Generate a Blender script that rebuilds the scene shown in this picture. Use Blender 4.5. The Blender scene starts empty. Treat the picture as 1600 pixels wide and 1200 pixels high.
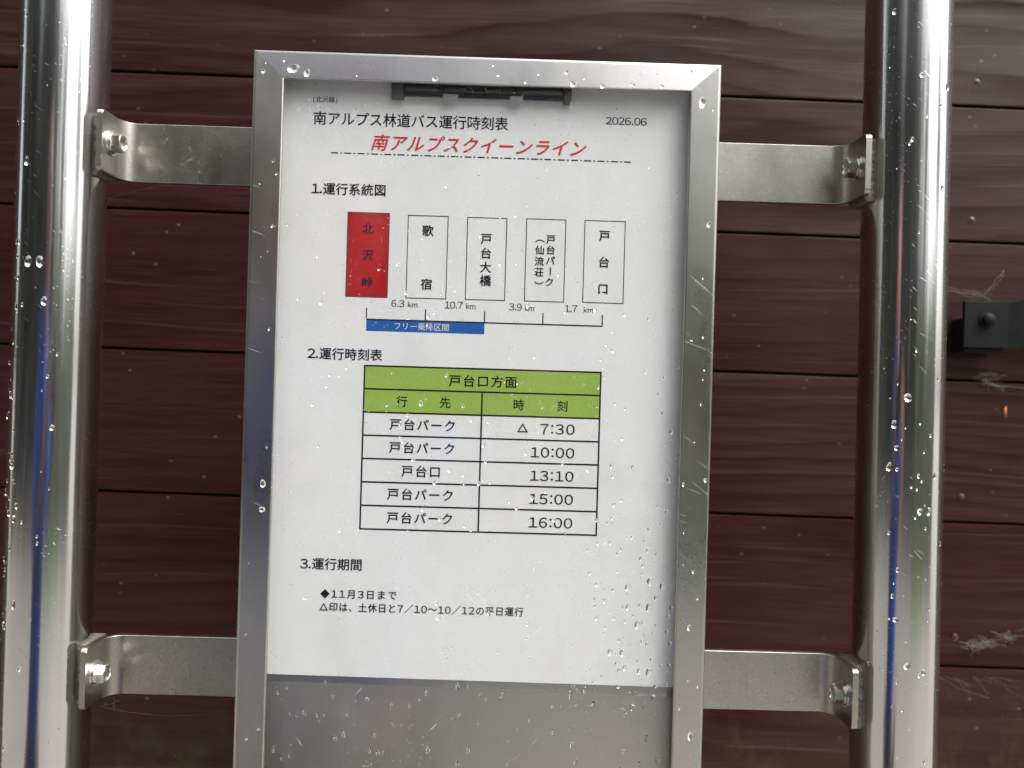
import bpy, bmesh, math, random
from mathutils import Vector, Matrix, Euler
random.seed(7)
D = bpy.data
SC = bpy.context.scene
COL = SC.collection
R = math.radians
MM = 0.001
CZ = 1.45                                   # height of the phone above the ground

# ------------------------------------------------------------------ camera
cam = D.cameras.new('camera')
camo = D.objects.new('camera', cam)
COL.objects.link(camo)
right = Vector((0.99953382, -0.00867234, 0.02927336))
up = Vector((-0.02929472, -0.00234694, 0.99956806))
back = Vector((-0.00859989, -0.99995964, -0.0025999))
m = Matrix((right, up, back)).transposed().to_4x4()
m.translation = Vector((0, -0.390, CZ))
camo.matrix_world = m
cam.sensor_width = 36.0
cam.lens = 36.0 * 1202.0 / 1600.0
cam.clip_start = 0.01
cam.clip_end = 600
cam.dof.use_dof = True
cam.dof.focus_distance = 0.396
cam.dof.aperture_fstop = cam.lens / 3.6     # a phone lens: 3.6 mm wide opening
SC.camera = camo

# ------------------------------------------------------------------ sky, sun, exposure
SUN_DIR = Vector((0.62, -0.40, 1.20)).normalized()
w = D.worlds.new('World')
SC.world = w
w.use_nodes = True
nt = w.node_tree
bg = nt.nodes['Background']
sky = nt.nodes.new('ShaderNodeTexSky')
sky.sky_type = 'NISHITA'
sky.sun_disc = False
sky.sun_elevation = math.asin(SUN_DIR.z)
sky.sun_rotation = math.atan2(SUN_DIR.x, SUN_DIR.y)
sky.air_density = 1.0
sky.dust_density = 6.0
sky.ozone_density = 1.0
hs = nt.nodes.new('ShaderNodeHueSaturation')
hs.inputs['Saturation'].default_value = 0.30
nt.links.new(sky.outputs[0], hs.inputs['Color'])
nt.links.new(hs.outputs[0], bg.inputs['Color'])
bg.inputs['Strength'].default_value = 0.14
sl = D.lights.new('sun', 'SUN')
sl.energy = 0.6
sl.angle = R(38)
sl.color = (1.0, 0.97, 0.93)
so = D.objects.new('sun', sl)
COL.objects.link(so)
so.rotation_euler = SUN_DIR.to_track_quat('Z', 'Y').to_euler()
so.location = (2, -3, 5)
SC.view_settings.view_transform = 'Standard'
SC.view_settings.look = 'None'
SC.view_settings.gamma = 1
SC.view_settings.use_curve_mapping = False
SC.view_settings.exposure = 1.27
SC.render.engine = 'CYCLES'
SC.cycles.max_bounces = 14
SC.cycles.transparent_max_bounces = 16
SC.cycles.transmission_bounces = 10
SC.cycles.glossy_bounces = 6
SC.cycles.sample_clamp_indirect = 6
SC.cycles.caustics_refractive = True
SC.cycles.caustics_reflective = True

# ------------------------------------------------------------------ node helper
class N:
    def __init__(s, name):
        s.m = D.materials.new(name)
        s.m.use_nodes = True
        s.t = s.m.node_tree
        s.b = s.t.nodes['Principled BSDF']
        s.out = s.t.nodes['Material Output']
        s._c = None
    def n(s, typ, **kw):
        x = s.t.nodes.new(typ)
        for k, v in kw.items():
            setattr(x, k, v)
        return x
    def put(s, sock, v):
        if isinstance(v, bpy.types.NodeSocket):
            s.t.links.new(v, sock)
        elif v is not None:
            if isinstance(v, tuple) and len(v) == 3 and sock.type == 'RGBA':
                v = v + (1,)
            sock.default_value = v
    def coord(s):
        if s._c is None:
            s._c = s.n('ShaderNodeTexCoord').outputs['Object']
        return s._c
    def mapv(s, scale=(1, 1, 1), rot=(0, 0, 0), loc=(0, 0, 0), vec=None):
        x = s.n('ShaderNodeMapping')
        s.put(x.inputs['Vector'], vec or s.coord())
        x.inputs['Scale'].default_value = scale
        x.inputs['Rotation'].default_value = rot
        x.inputs['Location'].default_value = loc
        return x.outputs[0]
    def noise(s, vec, scale=1.0, detail=3.0, rough=0.5, dist=0.0):
        x = s.n('ShaderNodeTexNoise')
        s.put(x.inputs['Vector'], vec)
        x.inputs['Scale'].default_value = scale
        x.inputs['Detail'].default_value = detail
        x.inputs['Roughness'].default_value = rough
        x.inputs['Distortion'].default_value = dist
        return x.outputs['Fac']
    def voro(s, vec, scale, out='Distance', rnd=1.0):
        x = s.n('ShaderNodeTexVoronoi')
        s.put(x.inputs['Vector'], vec)
        x.inputs['Scale'].default_value = scale
        x.inputs['Randomness'].default_value = rnd
        return x.outputs[out]
    def ma(s, op, a, b=None, c=None, clamp=False):
        x = s.n('ShaderNodeMath', operation=op)
        x.use_clamp = clamp
        s.put(x.inputs[0], a)
        if b is not None: s.put(x.inputs[1], b)
        if c is not None: s.put(x.inputs[2], c)
        return x.outputs[0]
    def ramp(s, v, a, b, lo=0.0, hi=1.0):
        x = s.n('ShaderNodeMapRange')
        x.clamp = True
        s.put(x.inputs['Value'], v)
        x.inputs['From Min'].default_value = a
        x.inputs['From Max'].default_value = b
        x.inputs['To Min'].default_value = lo
        x.inputs['To Max'].default_value = hi
        return x.outputs[0]
    def mix(s, f, a, b):
        x = s.n('ShaderNodeMix', data_type='RGBA')
        s.put(x.inputs[0], f)
        s.put(x.inputs[6], a)
        s.put(x.inputs[7], b)
        return x.outputs[2]
    def bump(s, h, strength, dist=0.001, normal=None):
        x = s.n('ShaderNodeBump')
        x.inputs['Strength'].default_value = strength
        x.inputs['Distance'].default_value = dist
        s.put(x.inputs['Height'], h)
        if normal is not None: s.put(x.inputs['Normal'], normal)
        return x.outputs[0]
    def set(s, **kw):
        for k, v in kw.items():
            s.put(s.b.inputs[k.replace('_', ' ')], v)
        return s.m

def simple(name, col, rough=0.5, metal=0.0, nscale=300, nstr=0.08, vary=0.25, spec=0.5):
    x = N(name)
    n1 = x.noise(x.coord(), nscale, 4, 0.6)
    dark = tuple(c * (1 - vary) for c in col)
    light = tuple(min(1, c * (1 + vary)) for c in col)
    return x.set(Base_Color=x.mix(n1, dark, light), Roughness=x.ramp(n1, .3, .7, rough * .85, min(1, rough * 1.15)),
                 Metallic=metal, Normal=x.bump(n1, nstr, .0005), Specular_IOR_Level=spec)

def steel(name, tangent, base=(.70, .695, .68), rough=.22, aniso=.8, brush=(6000, 6000, 30), bstr=.05,
          scratch=.5, haze=0.0, dirt=0.0, dirtcol=(.10, .11, .04), dirtscale=60, rotsc=(0, .9, 0), spots=0.0):
    """brushed stainless steel; tangent = world direction in which reflections smear"""
    x = N(name)
    g = x.noise(x.mapv(brush), 1.0, 3, .6)
    big = x.noise(x.mapv((18, 18, 9)), 1.0, 4, .6)
    s1 = x.noise(x.mapv((1100, 1100, 30), vec=x.mapv((1, 1, 1), rotsc)), 1.0, 1, .4)
    s2 = x.noise(x.mapv((1500, 1500, 40), (0, 0, 0), (3, 1, 2), vec=x.mapv((1, 1, 1), (0, rotsc[1] * 1.35, .3))), 1.0, 1, .4)
    msk = x.ramp(x.noise(x.mapv((25, 25, 25), (0, 0, 0), (5, 2, 7)), 1.0, 3, .6), .42, .62)
    sc = x.ma('MULTIPLY', x.ma('MAXIMUM', x.ramp(s1, .72, .76), x.ramp(s2, .73, .77)), x.ma('MULTIPLY', msk, scratch))
    col = x.mix(x.ramp(big, .3, .7), tuple(c * .90 for c in base), tuple(min(1, c * 1.06) for c in base))
    col = x.mix(x.ma('MULTIPLY', sc, .30), col, (.93, .93, .91))
    rg = x.ma('ADD', x.ramp(big, .3, .7, rough * .75, rough * 1.35), x.ma('MULTIPLY', sc, .3))
    metal = 1.0
    if spots:
        sp = x.ramp(x.noise(x.mapv((700, 700, 700)), 1.0, 3, .7), .60, .70, 0, spots)
        sp2 = x.ramp(x.noise(x.mapv((1100, 1100, 1100), (0, 0, 0), (9, 9, 9)), 1.0, 2, .7), .62, .70, 0, spots)
        col = x.mix(sp, col, (.22, .21, .19))
        col = x.mix(sp2, col, (.85, .85, .83))
        rg = x.ma('ADD', rg, x.ma('MULTIPLY', sp, .25))
    if dirt:
        dn = x.noise(x.mapv((dirtscale, dirtscale, dirtscale)), 1.0, 6, .75)
        df = x.ramp(dn, .62 - .35 * dirt, .72 - .2 * dirt, 0, min(1, .4 + .6 * dirt))
        col = x.mix(df, col, dirtcol)
        rg = x.ma('ADD', rg, x.ma('MULTIPLY', df, .5), clamp=True)
        metal = x.ma('SUBTRACT', 1.0, x.ma('MULTIPLY', df, .9))
    hgt = x.ma('ADD', g, x.ma('MULTIPLY', sc, 1.2))
    tv = x.n('ShaderNodeCombineXYZ')
    for i in range(3): tv.inputs[i].default_value = tangent[i]
    mt = x.set(Base_Color=col, Metallic=metal, Roughness=rg, Anisotropic=aniso,
               Tangent=tv.outputs[0], Normal=x.bump(hgt, bstr, .00012))
    if haze:                                # worn skin: a part of the light is scattered widely
        gz = x.n('ShaderNodeBsdfAnisotropic') if hasattr(bpy.types, 'ShaderNodeBsdfAnisotropic') else x.n('ShaderNodeBsdfGlossy')
        gz.inputs['Roughness'].default_value = .38
        x.put(gz.inputs['Color'], col)
        mh = x.n('ShaderNodeMixShader')
        patch = x.ramp(x.noise(x.mapv((45, 45, 14), (0, 0, 0), (8, 1, 3)), 1.0, 5, .65), .3, .7, haze * .6, haze * 1.4)
        x.put(mh.inputs[0], patch)
        x.t.links.new(x.b.outputs[0], mh.inputs[1]); x.t.links.new(gz.outputs[0], mh.inputs[2])
        x.t.links.new(mh.outputs[0], x.out.inputs['Surface'])
    return mt

# ------------------------------------------------------------------ materials
M = {}
M['post'] = steel('polished_steel', (0, 0, 1), (.64, .64, .63), .11, .80, (260, 260, 5000), .10, 1.0, haze=.13, rotsc=(0, .75, .2))
M['stile'] = steel('brushed_steel_upright', (1, 0, 0), (.54, .535, .505), .32, .70, (3200, 3200, 16), .28, 1.3, haze=.22, spots=.25)
M['rail'] = steel('brushed_steel_across', (0, 0, 1), (.68, .68, .67), .42, .85, (16, 3200, 3200), .25, 1.2, haze=.1, spots=.3)
M['strap'] = steel('weathered_steel', (1, 0, 0), (.46, .445, .40), .36, .3, (40, 3000, 3000), .08, .35,
                   dirt=.10, dirtcol=(.075, .065, .03), dirtscale=300, spots=.6)
M['lug'] = steel('grimy_steel', (0, 0, 1), (.40, .39, .33), .45, 0, (900, 900, 900), .2, 0, dirt=.75, dirtcol=(.040, .038, .016), dirtscale=420)
M['bolt'] = steel('bolt_steel', (0, 0, 1), (.74, .73, .68), .24, 0, (1500, 1500, 1500), .08, .2, dirt=.10, dirtcol=(.25, .23, .06), dirtscale=260)
M['back'] = steel('panel_steel', (1, 0, 0), (.58, .56, .535), .42, .5, (2600, 2600, 14), .25, .5)

x = N('laminated_paper')
wr = x.noise(x.mapv((17, 1, 12), (0, .5, 0)), 1.0, 2, .45)
fine = x.noise(x.mapv((900, 900, 900)), 1.0, 2, .5)
damp = x.ramp(x.noise(x.mapv((38, 38, 26)), 1.0, 4, .6), .52, .68, 0, .5)
M['paper'] = x.set(Base_Color=x.mix(damp, x.mix(fine, (.83, .83, .82), (.88, .88, .87)), (.78, .775, .76)), Roughness=.5,
                   Normal=x.bump(x.ma('ADD', wr, x.ma('MULTIPLY', fine, .004)), .5, .0030), Specular_IOR_Level=.3)
def ink(name, col):
    q = N(name)
    f = q.noise(q.mapv((700, 700, 700)), 1.0, 2, .6)
    return q.set(Base_Color=q.mix(f, tuple(c * .8 for c in col), tuple(c * 1.15 for c in col)), Roughness=.6, Specular_IOR_Level=.12)
M['ink'] = ink('black_ink', (.009, .010, .014))
M['red_ink'] = ink('red_ink', (.60, .050, .042))
M['red_fill'] = ink('red_fill', (.47, .010, .017))
M['blue_fill'] = ink('blue_fill', (.028, .125, .43))
M['green_fill'] = ink('green_fill', (.34, .51, .105))
M['white_ink'] = ink('white_ink', (.66, .70, .74))
M['brown_ink'] = ink('brown_ink', (.10, .05, .04))

# clear cover: see-through, with fresnel reflection, dust specks and hair scratches
x = N('clear_acrylic')
tr = x.n('ShaderNodeBsdfTransparent'); tr.inputs[0].default_value = (.97, .975, .975, 1)
gl = x.n('ShaderNodeBsdfGlossy'); gl.inputs['Roughness'].default_value = .06
gl.inputs['Color'].default_value = (1, 1, 1, 1)
wav = x.noise(x.mapv((60, 60, 40)), 1.0, 3, .6)
x.put(gl.inputs['Normal'], x.bump(wav, .12, .0006))
fr = x.n('ShaderNodeFresnel')
geo = x.n('ShaderNodeNewGeometry')
x.put(fr.inputs['IOR'], x.ramp(geo.outputs['Backfacing'], 0, 1, 1.36, 1 / 1.36))   # the inner side of the sheet reflects like the outer side
mx = x.n('ShaderNodeMixShader')
x.put(mx.inputs[0], fr.outputs[0]); x.put(mx.inputs[1], tr.outputs[0]); x.put(mx.inputs[2], gl.outputs[0])
df = x.n('ShaderNodeBsdfDiffuse'); df.inputs[0].default_value = (.8, .8, .78, 1)
sp = x.ramp(x.voro(x.mapv((330, 330, 330)), 1.0), .16, .08)
spm = x.ramp(x.noise(x.mapv((40, 40, 40)), 1.0, 3, .6), .5, .66)
h1 = x.ramp(x.noise(x.mapv((900, 900, 60), vec=x.mapv((1, 1, 1), (0, .6, 0))), 1.0, 1, .4), .79, .81)
h2 = x.ramp(x.noise(x.mapv((900, 900, 70), (0, 0, 0), (4, 4, 4), vec=x.mapv((1, 1, 1), (0, -.75, 0))), 1.0, 1, .4), .79, .81)
dust = x.ma('ADD', x.ma('MULTIPLY', x.ma('MULTIPLY', sp, spm), .75), x.ma('MULTIPLY', x.ma('MAXIMUM', h1, h2), .55), clamp=True)
dust = x.ma('ADD', dust, x.ramp(x.noise(x.mapv((9, 9, 7)), 1.0, 4, .6), .45, .8, .0, .012), clamp=True)
mx2 = x.n('ShaderNodeMixShader')
x.put(mx2.inputs[0], dust); x.put(mx2.inputs[1], mx.outputs[0]); x.put(mx2.inputs[2], df.outputs[0])
x.t.links.new(mx2.outputs[0], x.out.inputs['Surface'])
M['acrylic'] = x.m

x = N('water')
gs = x.n('ShaderNodeBsdfGlass'); gs.inputs['IOR'].default_value = 1.33; gs.inputs['Roughness'].default_value = 0
x.t.links.new(gs.outputs[0], x.out.inputs['Surface'])
M['water'] = x.m

x = N('clear_film')
tr = x.n('ShaderNodeBsdfTransparent'); tr.inputs[0].default_value = (.93, .94, .95, 1)
gl = x.n('ShaderNodeBsdfGlossy'); gl.inputs['Roughness'].default_value = .15
mx = x.n('ShaderNodeMixShader'); mx.inputs[0].default_value = .07
x.t.links.new(tr.outputs[0], mx.inputs[1]); x.t.links.new(gl.outputs[0], mx.inputs[2])
x.t.links.new(mx.outputs[0], x.out.inputs['Surface'])
M['film'] = x.m

M['clip'] = simple('dark_clip_plastic', (.105, .105, .10), .35, 0, 400, .1, .5)
M['clip_edge'] = simple('navy_clip_edge', (.022, .026, .05), .3, 0, 400, .05)
M['clip_tab'] = simple('grey_clip_tab', (.30, .31, .31), .3, 0, 300, .05)
M['black_metal'] = simple('black_painted_metal', (.007, .0075, .0085), .55, 0, 220, .25, .5, .2)
M['web'] = simple('spider_silk', (.26, .245, .22), .7, 0, 300, .05)
M['orange'] = simple('orange', (.55, .13, .02), .5, 0, 300, .1)
M['nail'] = simple('painted_nail', (.055, .032, .030), .4, 0, 500, .3, .4)

# stained boards: grain bands bent by low noise, different in every board
x = N('stained_boards')
at_ = x.n('ShaderNodeAttribute'); at_.attribute_name = 'board'
seed = at_.outputs['Fac']
at2 = x.n('ShaderNodeAttribute'); at2.attribute_name = 'figure'
fig = at2.outputs['Fac']
sep = x.n('ShaderNodeSeparateXYZ'); x.put(sep.inputs[0], x.coord())
X, Z = sep.outputs[0], sep.outputs[2]
def vec(a, b, c):
    q = x.n('ShaderNodeCombineXYZ')
    x.put(q.inputs[0], a); x.put(q.inputs[1], b); x.put(q.inputs[2], c)
    return q.outputs[0]
xs = x.ma('ADD', X, x.ma('MULTIPLY', seed, 13.7))
low = x.noise(vec(x.ma('MULTIPLY', xs, 2.6), x.ma('MULTIPLY', seed, 5.1), x.ma('MULTIPLY', Z, 9.0)), 1.0, 1.5, .4)
mid = x.noise(vec(x.ma('MULTIPLY', xs, 9.0), x.ma('MULTIPLY', seed, 3.3), x.ma('MULTIPLY', Z, 60.0)), 1.0, 2, .5)
phase = x.ma('ADD', x.ma('MULTIPLY', Z, x.ma('ADD', 26.0, x.ma('MULTIPLY', x.ma('FRACT', x.ma('MULTIPLY', seed, 3.7)), 50.0))), x.ma('ADD', x.ma('MULTIPLY', low, x.ma('ADD', 2.5, x.ma('MULTIPLY', x.ma('FRACT', x.ma('MULTIPLY', seed, 5.3)), 5.0))), x.ma('MULTIPLY', mid, .75)))
fr_ = x.ma('FRACT', phase)
late = x.ma('MULTIPLY', x.ramp(fr_, .30, .88), x.ramp(fr_, 1.0, .91))      # slow rise, quick fall: one growth ring
vis = x.ramp(x.noise(vec(x.ma('MULTIPLY', xs, 3.0), seed, x.ma('MULTIPLY', Z, 30.0)), 1.0, 2, .5), .33, .62, .25, 1.0)
late = x.ma('MULTIPLY', late, x.ma('MULTIPLY', vis, fig))
fib = x.noise(vec(x.ma('MULTIPLY', xs, 22.0), seed, x.ma('MULTIPLY', Z, 1500.0)), 1.0, 3, .6)
chat = x.noise(vec(x.ma('MULTIPLY', xs, 420.0), seed, x.ma('MULTIPLY', Z, 90.0)), 1.0, 2, .5)
chm = x.ramp(x.noise(vec(x.ma('MULTIPLY', xs, 9.0), seed, x.ma('MULTIPLY', Z, 40.0)), 1.0, 2, .5), .45, .7)
rid = x.noise(vec(x.ma('MULTIPLY', xs, 4.0), seed, x.ma('ADD', x.ma('MULTIPLY', Z, 260.0), x.ma('MULTIPLY', low, 14.0))), 1.0, 2, .5)
ridge = x.ma('MULTIPLY', x.ramp(rid, .60, .72), x.ramp(chm, 0, 1, .35, 1))
tone = x.noise(vec(x.ma('MULTIPLY', xs, 5.0), seed, x.ma('MULTIPLY', Z, 22.0)), 1.0, 4, .6)
col = x.mix(x.ramp(tone, .3, .7), (.024, .0041, .0041), (.037, .0067, .0065))
col = x.mix(x.ramp(fib, .45, .7, 0, .7), col, (.055, .018, .0165))
col = x.mix(x.ma('MULTIPLY', ridge, .55), col, (.105, .062, .062))  # pale tint on the raised grain: the light it catches, put into the colour
col = x.mix(x.ma('MULTIPLY', late, .8), col, (.012, .0026, .0025))
mossn = x.noise(vec(x.ma('MULTIPLY', X, 42.0), 0.0, x.ma('MULTIPLY', Z, 26.0)), 1.0, 4, .65)
mz = x.ramp(Z, CZ - .185, CZ - .33)
moss = x.ma('MULTIPLY', x.ramp(x.ma('ADD', mossn, x.ma('MULTIPLY', mz, .16)), .56, .74), x.ma('MULTIPLY', mz, .85), clamp=True)
moss = x.ma('MAXIMUM', moss, x.ma('MULTIPLY', x.ramp(tone, .3, .65), x.ramp(Z, CZ - .22, CZ - .33, 0, .6)))
col = x.mix(moss, col, (.062, .050, .018))
pale = x.ma('MULTIPLY', x.ramp(x.voro(x.mapv((70, 70, 100)), 1.0), .12, .05), x.ramp(x.noise(x.mapv((20, 20, 20)), 1.0, 2, .5), .52, .62))
col = x.mix(x.ma('MULTIPLY', pale, .5), col, (.24, .19, .18))
rg = x.ma('ADD', x.ramp(fib, .3, .7, .34, .46), x.ma('MULTIPLY', moss, .3))
rg = x.ma('ADD', rg, x.ma('MULTIPLY', late, .22), clamp=True)
hgt = x.ma('ADD', x.ma('MULTIPLY', late, -.35), x.ma('ADD', x.ma('MULTIPLY', fib, .30), x.ma('ADD', x.ma('MULTIPLY', ridge, .3), x.ma('MULTIPLY', x.ma('MULTIPLY', chat, chm), .30))))
M['boards'] = x.set(Base_Color=col, Roughness=rg, Normal=x.bump(hgt, .45, .0006), Specular_IOR_Level=x.ma('MULTIPLY', x.ma('MULTIPLY', x.ramp(late, 0, .8, .44, .12), x.ramp(fig, 0, 1, .45, 1.1)), x.ramp(tone, .3, .7, .55, 1.3)))

M['ground'] = simple('pale_gravel', (.27, .258, .238), .6, 0, 60, .5, .35)
M['lawn'] = simple('lawn_green', (.085, .17, .025), .8, 0, 25, .5, .5)
M['leaf_dark'] = simple('dark_leaves', (.050, .060, .042), .5, 0, .9, 0, .6)
M['leaf_light'] = simple('light_leaves', (.15, .21, .075), .5, 0, 1.3, 0, .5)
M['bark'] = simple('bark', (.07, .055, .045), .8, 0, 20, .6, .4)
M['skin'] = simple('skin', (.52, .27, .18), .5, 0, 60, .05, .06)
M['jacket'] = simple('blue_jacket', (.03, .14, .62), .6, 0, 300, .2, .15)
M['trousers'] = simple('dark_trousers', (.03, .032, .036), .8, 0, 300, .2, .2)
M['hair'] = simple('hair', (.012, .010, .009), .5, 0, 200, .5, .3)
M['shoe'] = simple('shoe', (.05, .045, .04), .6, 0, 200, .2, .2)
M['phone'] = simple('phone_black', (.012, .012, .014), .25, 0, 200, .02, .2)
M['lens'] = simple('phone_lens', (.006, .006, .01), .05, 0, 200, 0, .2)

# ------------------------------------------------------------------ object helpers
def link(name, me, mat, parent=None, smooth=None):
    o = D.objects.new(name, me)
    COL.objects.link(o)
    if mat is not None: me.materials.append(mat)
    if parent is not None: o.parent = parent
    if smooth:
        me.polygons.foreach_set('use_smooth', [True] * len(me.polygons))
        me.update()
        if smooth is not True:
            me.set_sharp_from_angle(angle=R(smooth))
            wn = o.modifiers.new('normals', 'WEIGHTED_NORMAL')
            wn.keep_sharp = True
            wn.weight = 80
    return o

def from_py(name, v, f, mat, parent=None, smooth=None):
    me = D.meshes.new(name)
    me.from_pydata([tuple(p) for p in v], [], f)
    me.update()
    return link(name, me, mat, parent, smooth)

def from_bm(name, bm, mat, parent=None, smooth=None):
    bmesh.ops.recalc_face_normals(bm, faces=bm.faces)
    me = D.meshes.new(name)
    bm.to_mesh(me)
    bm.free()
    return link(name, me, mat, parent, smooth)

def empty(name, loc, label, cat, group=None):
    o = D.objects.new(name, None)
    o.empty_display_size = .05
    COL.objects.link(o)
    o.location = loc
    return tag(o, label, cat, group)

def tag(o, label=None, cat=None, group=None, kind=None):
    if label: o['label'] = label
    if cat: o['category'] = cat
    if group: o['group'] = group
    if kind: o['kind'] = kind
    return o

def box(bm, x0, x1, y0, y1, z0, z1, bev=0.0, seg=2):
    r = bmesh.ops.create_cube(bm, size=1)
    vs = r['verts']
    for v in vs:
        v.co = Vector((x0 + (v.co.x + .5) * (x1 - x0), y0 + (v.co.y + .5) * (y1 - y0), z0 + (v.co.z + .5) * (z1 - z0)))
    if bev:
        es = list({e for v in vs for e in v.link_edges})
        bmesh.ops.bevel(bm, geom=es, offset=bev, segments=seg, affect='EDGES', profile=.6)

def lathe(bm, prof, axis, origin, seg=32, cap=True):
    """prof: (radius, distance along axis)"""
    a = Vector(axis).normalized()
    u = a.orthogonal().normalized()
    v = a.cross(u)
    rings = []
    for r, t in prof:
        rings.append([bm.verts.new(Vector(origin) + a * t + (u * math.cos(k * 2 * math.pi / seg) + v * math.sin(k * 2 * math.pi / seg)) * r) for k in range(seg)])
    for A, B in zip(rings, rings[1:]):
        for k in range(seg):
            bm.faces.new((A[k], A[(k + 1) % seg], B[(k + 1) % seg], B[k]))
    if cap:
        bm.faces.new(rings[0]); bm.faces.new(rings[-1])

def tube(bm, pts, rad, seg=6):
    prev = None
    n = len(pts)
    for i, p in enumerate(pts):
        p = Vector(p)
        d = (Vector(pts[min(i + 1, n - 1)]) - Vector(pts[max(i - 1, 0)])).normalized()
        u = d.cross(Vector((0.13, .99, .07))).normalized()
        v = d.cross(u)
        r = rad[i] if isinstance(rad, (list, tuple)) else rad
        ring = [bm.verts.new(p + (u * math.cos(k * 2 * math.pi / seg) + v * math.sin(k * 2 * math.pi / seg)) * r) for k in range(seg)]
        if prev:
            for k in range(seg):
                bm.faces.new((prev[k], prev[(k + 1) % seg], ring[(k + 1) % seg], ring[k]))
        else:
            bm.faces.new(ring)
        prev = ring
    bm.faces.new(prev)

def P(xm, ym, zm):                       # millimetres from the phone's axis and the case's front face
    return Vector((xm * MM, ym * MM, CZ + zm * MM))

# ------------------------------------------------------------------ setting
def grid_sheet(name, x0, x1, y0, y1, z, mat, nx=1, ny=1):
    v, f = [], []
    for j in range(ny + 1):
        for i in range(nx + 1):
            v.append((x0 + (x1 - x0) * i / nx, y0 + (y1 - y0) * j / ny, z))
    for j in range(ny):
        for i in range(nx):
            a = j * (nx + 1) + i
            f.append((a, a + 1, a + nx + 2, a + nx + 1))
    return from_py(name, v, f, mat)
tag(grid_sheet('ground', -250, 250, -250, 250, 0, M['ground']), kind='structure')
v = [(1.3, -5.0, .004), (3.6, -3.6, .004), (9, -7.5, .004), (7, -14, .004), (2.0, -14, .004)]
tag(from_py('lawn', v, [tuple(range(6))], M['lawn']), kind='structure')

# wall of stained boards
WY = .190
ROLL = R(-.50)
edges = [CZ + z * MM for z in (328.5, 225.2, 122.4, 17.2, -90.3, -199.6)]
zs = list(edges)
while zs[0] < 2.5: zs.insert(0, zs[0] + .1045)
while zs[-1] > .12: zs.append(zs[-1] - .1075)
bm = bmesh.new()
lay = bm.faces.layers.float.new('board_f')
lay2 = bm.faces.layers.float.new('figure_f')
for i in range(len(zs) - 1):
    n0 = len(bm.faces)
    box(bm, -2.6, 2.6, WY + random.uniform(-.0004, .0004), WY + .018, zs[i + 1] + .0010, zs[i] - .0010, .0012, 2)
    bm.faces.ensure_lookup_table()
    sd = random.uniform(0, 10)
    zc_ = (zs[i] + zs[i + 1]) / 2 - CZ
    fg = .95 if zc_ > .22 else .78 if zc_ > .11 else .52 if zc_ > 0 else .62 if zc_ > -.1 else .36
    for f in bm.faces[n0:]: f[lay] = sd; f[lay2] = fg
box(bm, -2.6, 2.6, WY + .0095, WY + .05, .1, zs[0] - .01)
wall = from_bm('plank_wall', bm, M['boards'], None, 35)
a = wall.data.attributes.new('board', 'FLOAT', 'FACE')
src = wall.data.attributes['board_f']
vals = [0.0] * len(src.data)
src.data.foreach_get('value', vals)
a.data.foreach_set('value', vals)
a = wall.data.attributes.new('figure', 'FLOAT', 'FACE')
wall.data.attributes['figure_f'].data.foreach_get('value', vals)
wall.data.attributes['figure'].data.foreach_set('value', vals)
wall.data.transform(Matrix.Translation((0, 0, CZ)) @ Matrix.Rotation(-ROLL, 4, 'Y') @ Matrix.Translation((0, 0, -CZ)))
tag(wall, 'dark red-brown stained wall of horizontal wooden boards behind the steel stand', 'wall')
for (nx, nz) in ((351, 241), (350, 136), (348, -74), (346, -180)):
    bm = bmesh.new()
    lathe(bm, [(.0001, -.0007), (.0016, -.0006), (.0024, -.0001), (.0026, .0006)], (0, 1, 0), P(nx, 190, nz), 14)
    from_bm('nail', bm, M['nail'], wall, 40)

# dark hardware on the wall
hx = P(0, 0, 0)
bm = bmesh.new()
box(bm, .3345, .3668, .170, .1735, CZ + .038, CZ + .072, .0008)
box(bm, .337, .3655, .1735, .1905, CZ + .0345, CZ + .060, .0008)
lat = from_bm('latch_plate', bm, M['black_metal'], wall, 40)
tag(lat, 'black metal latch plate bolted to the boards')
bm = bmesh.new()
v8 = [(.3672, .171, CZ + .0385), (.3672, .171, CZ + .0718), (.440, .160, CZ + .0845), (.440, .160, CZ + .041)]
vb = [bm.verts.new(p) for p in v8] + [bm.verts.new((p[0], p[1] + .003, p[2])) for p in v8]
for q in ((0, 1, 2, 3), (7, 6, 5, 4), (0, 4, 5, 1), (1, 5, 6, 2), (2, 6, 7, 3), (3, 7, 4, 0)):
    bm.faces.new([vb[k] for k in q])
from_bm('latch_arm', bm, M['black_metal'], lat)
bm = bmesh.new()
lathe(bm, [(.0060, .0), (.0060, -.001), (.0044, -.0012), (.0044, -.004), (.0032, -.0052), (.0001, -.0055)], (0, 1, 0), P(350.8, 170, 58.5), 20)
from_bm('bolt', bm, M['black_metal'], lat, 40)

# ------------------------------------------------------------------ the bus stop stand
stand = empty('bus_stop_stand', (-.0132, .022, 0), 'stainless steel bus stop stand holding a timetable case between two round posts', 'sign stand')
OFF = Matrix.Translation(-Vector((-.0132, .022, 0)))
def own(o):
    o.data.transform(OFF)
    return o
PR = .02135
def make_post(xm, lean):
    bm = bmesh.new()
    lathe(bm, [(PR, -.05), (PR, 1.95), (PR * .97, 1.956), (PR * .8, 1.962), (.0001, 1.966)], (0, 0, 1), (0, 0, 0), 96)
    bm.transform(Matrix.Translation((xm * MM, .022, 0)) @ Matrix.Translation((0, 0, CZ)) @ Matrix.Rotation(lean, 4, 'Y') @ Matrix.Translation((0, 0, -CZ)))
    return own(from_bm('post', bm, M['post'], stand, 40))
post_l = make_post(-239.3, 0)
post_r = make_post(212.4, R(-.36))

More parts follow.
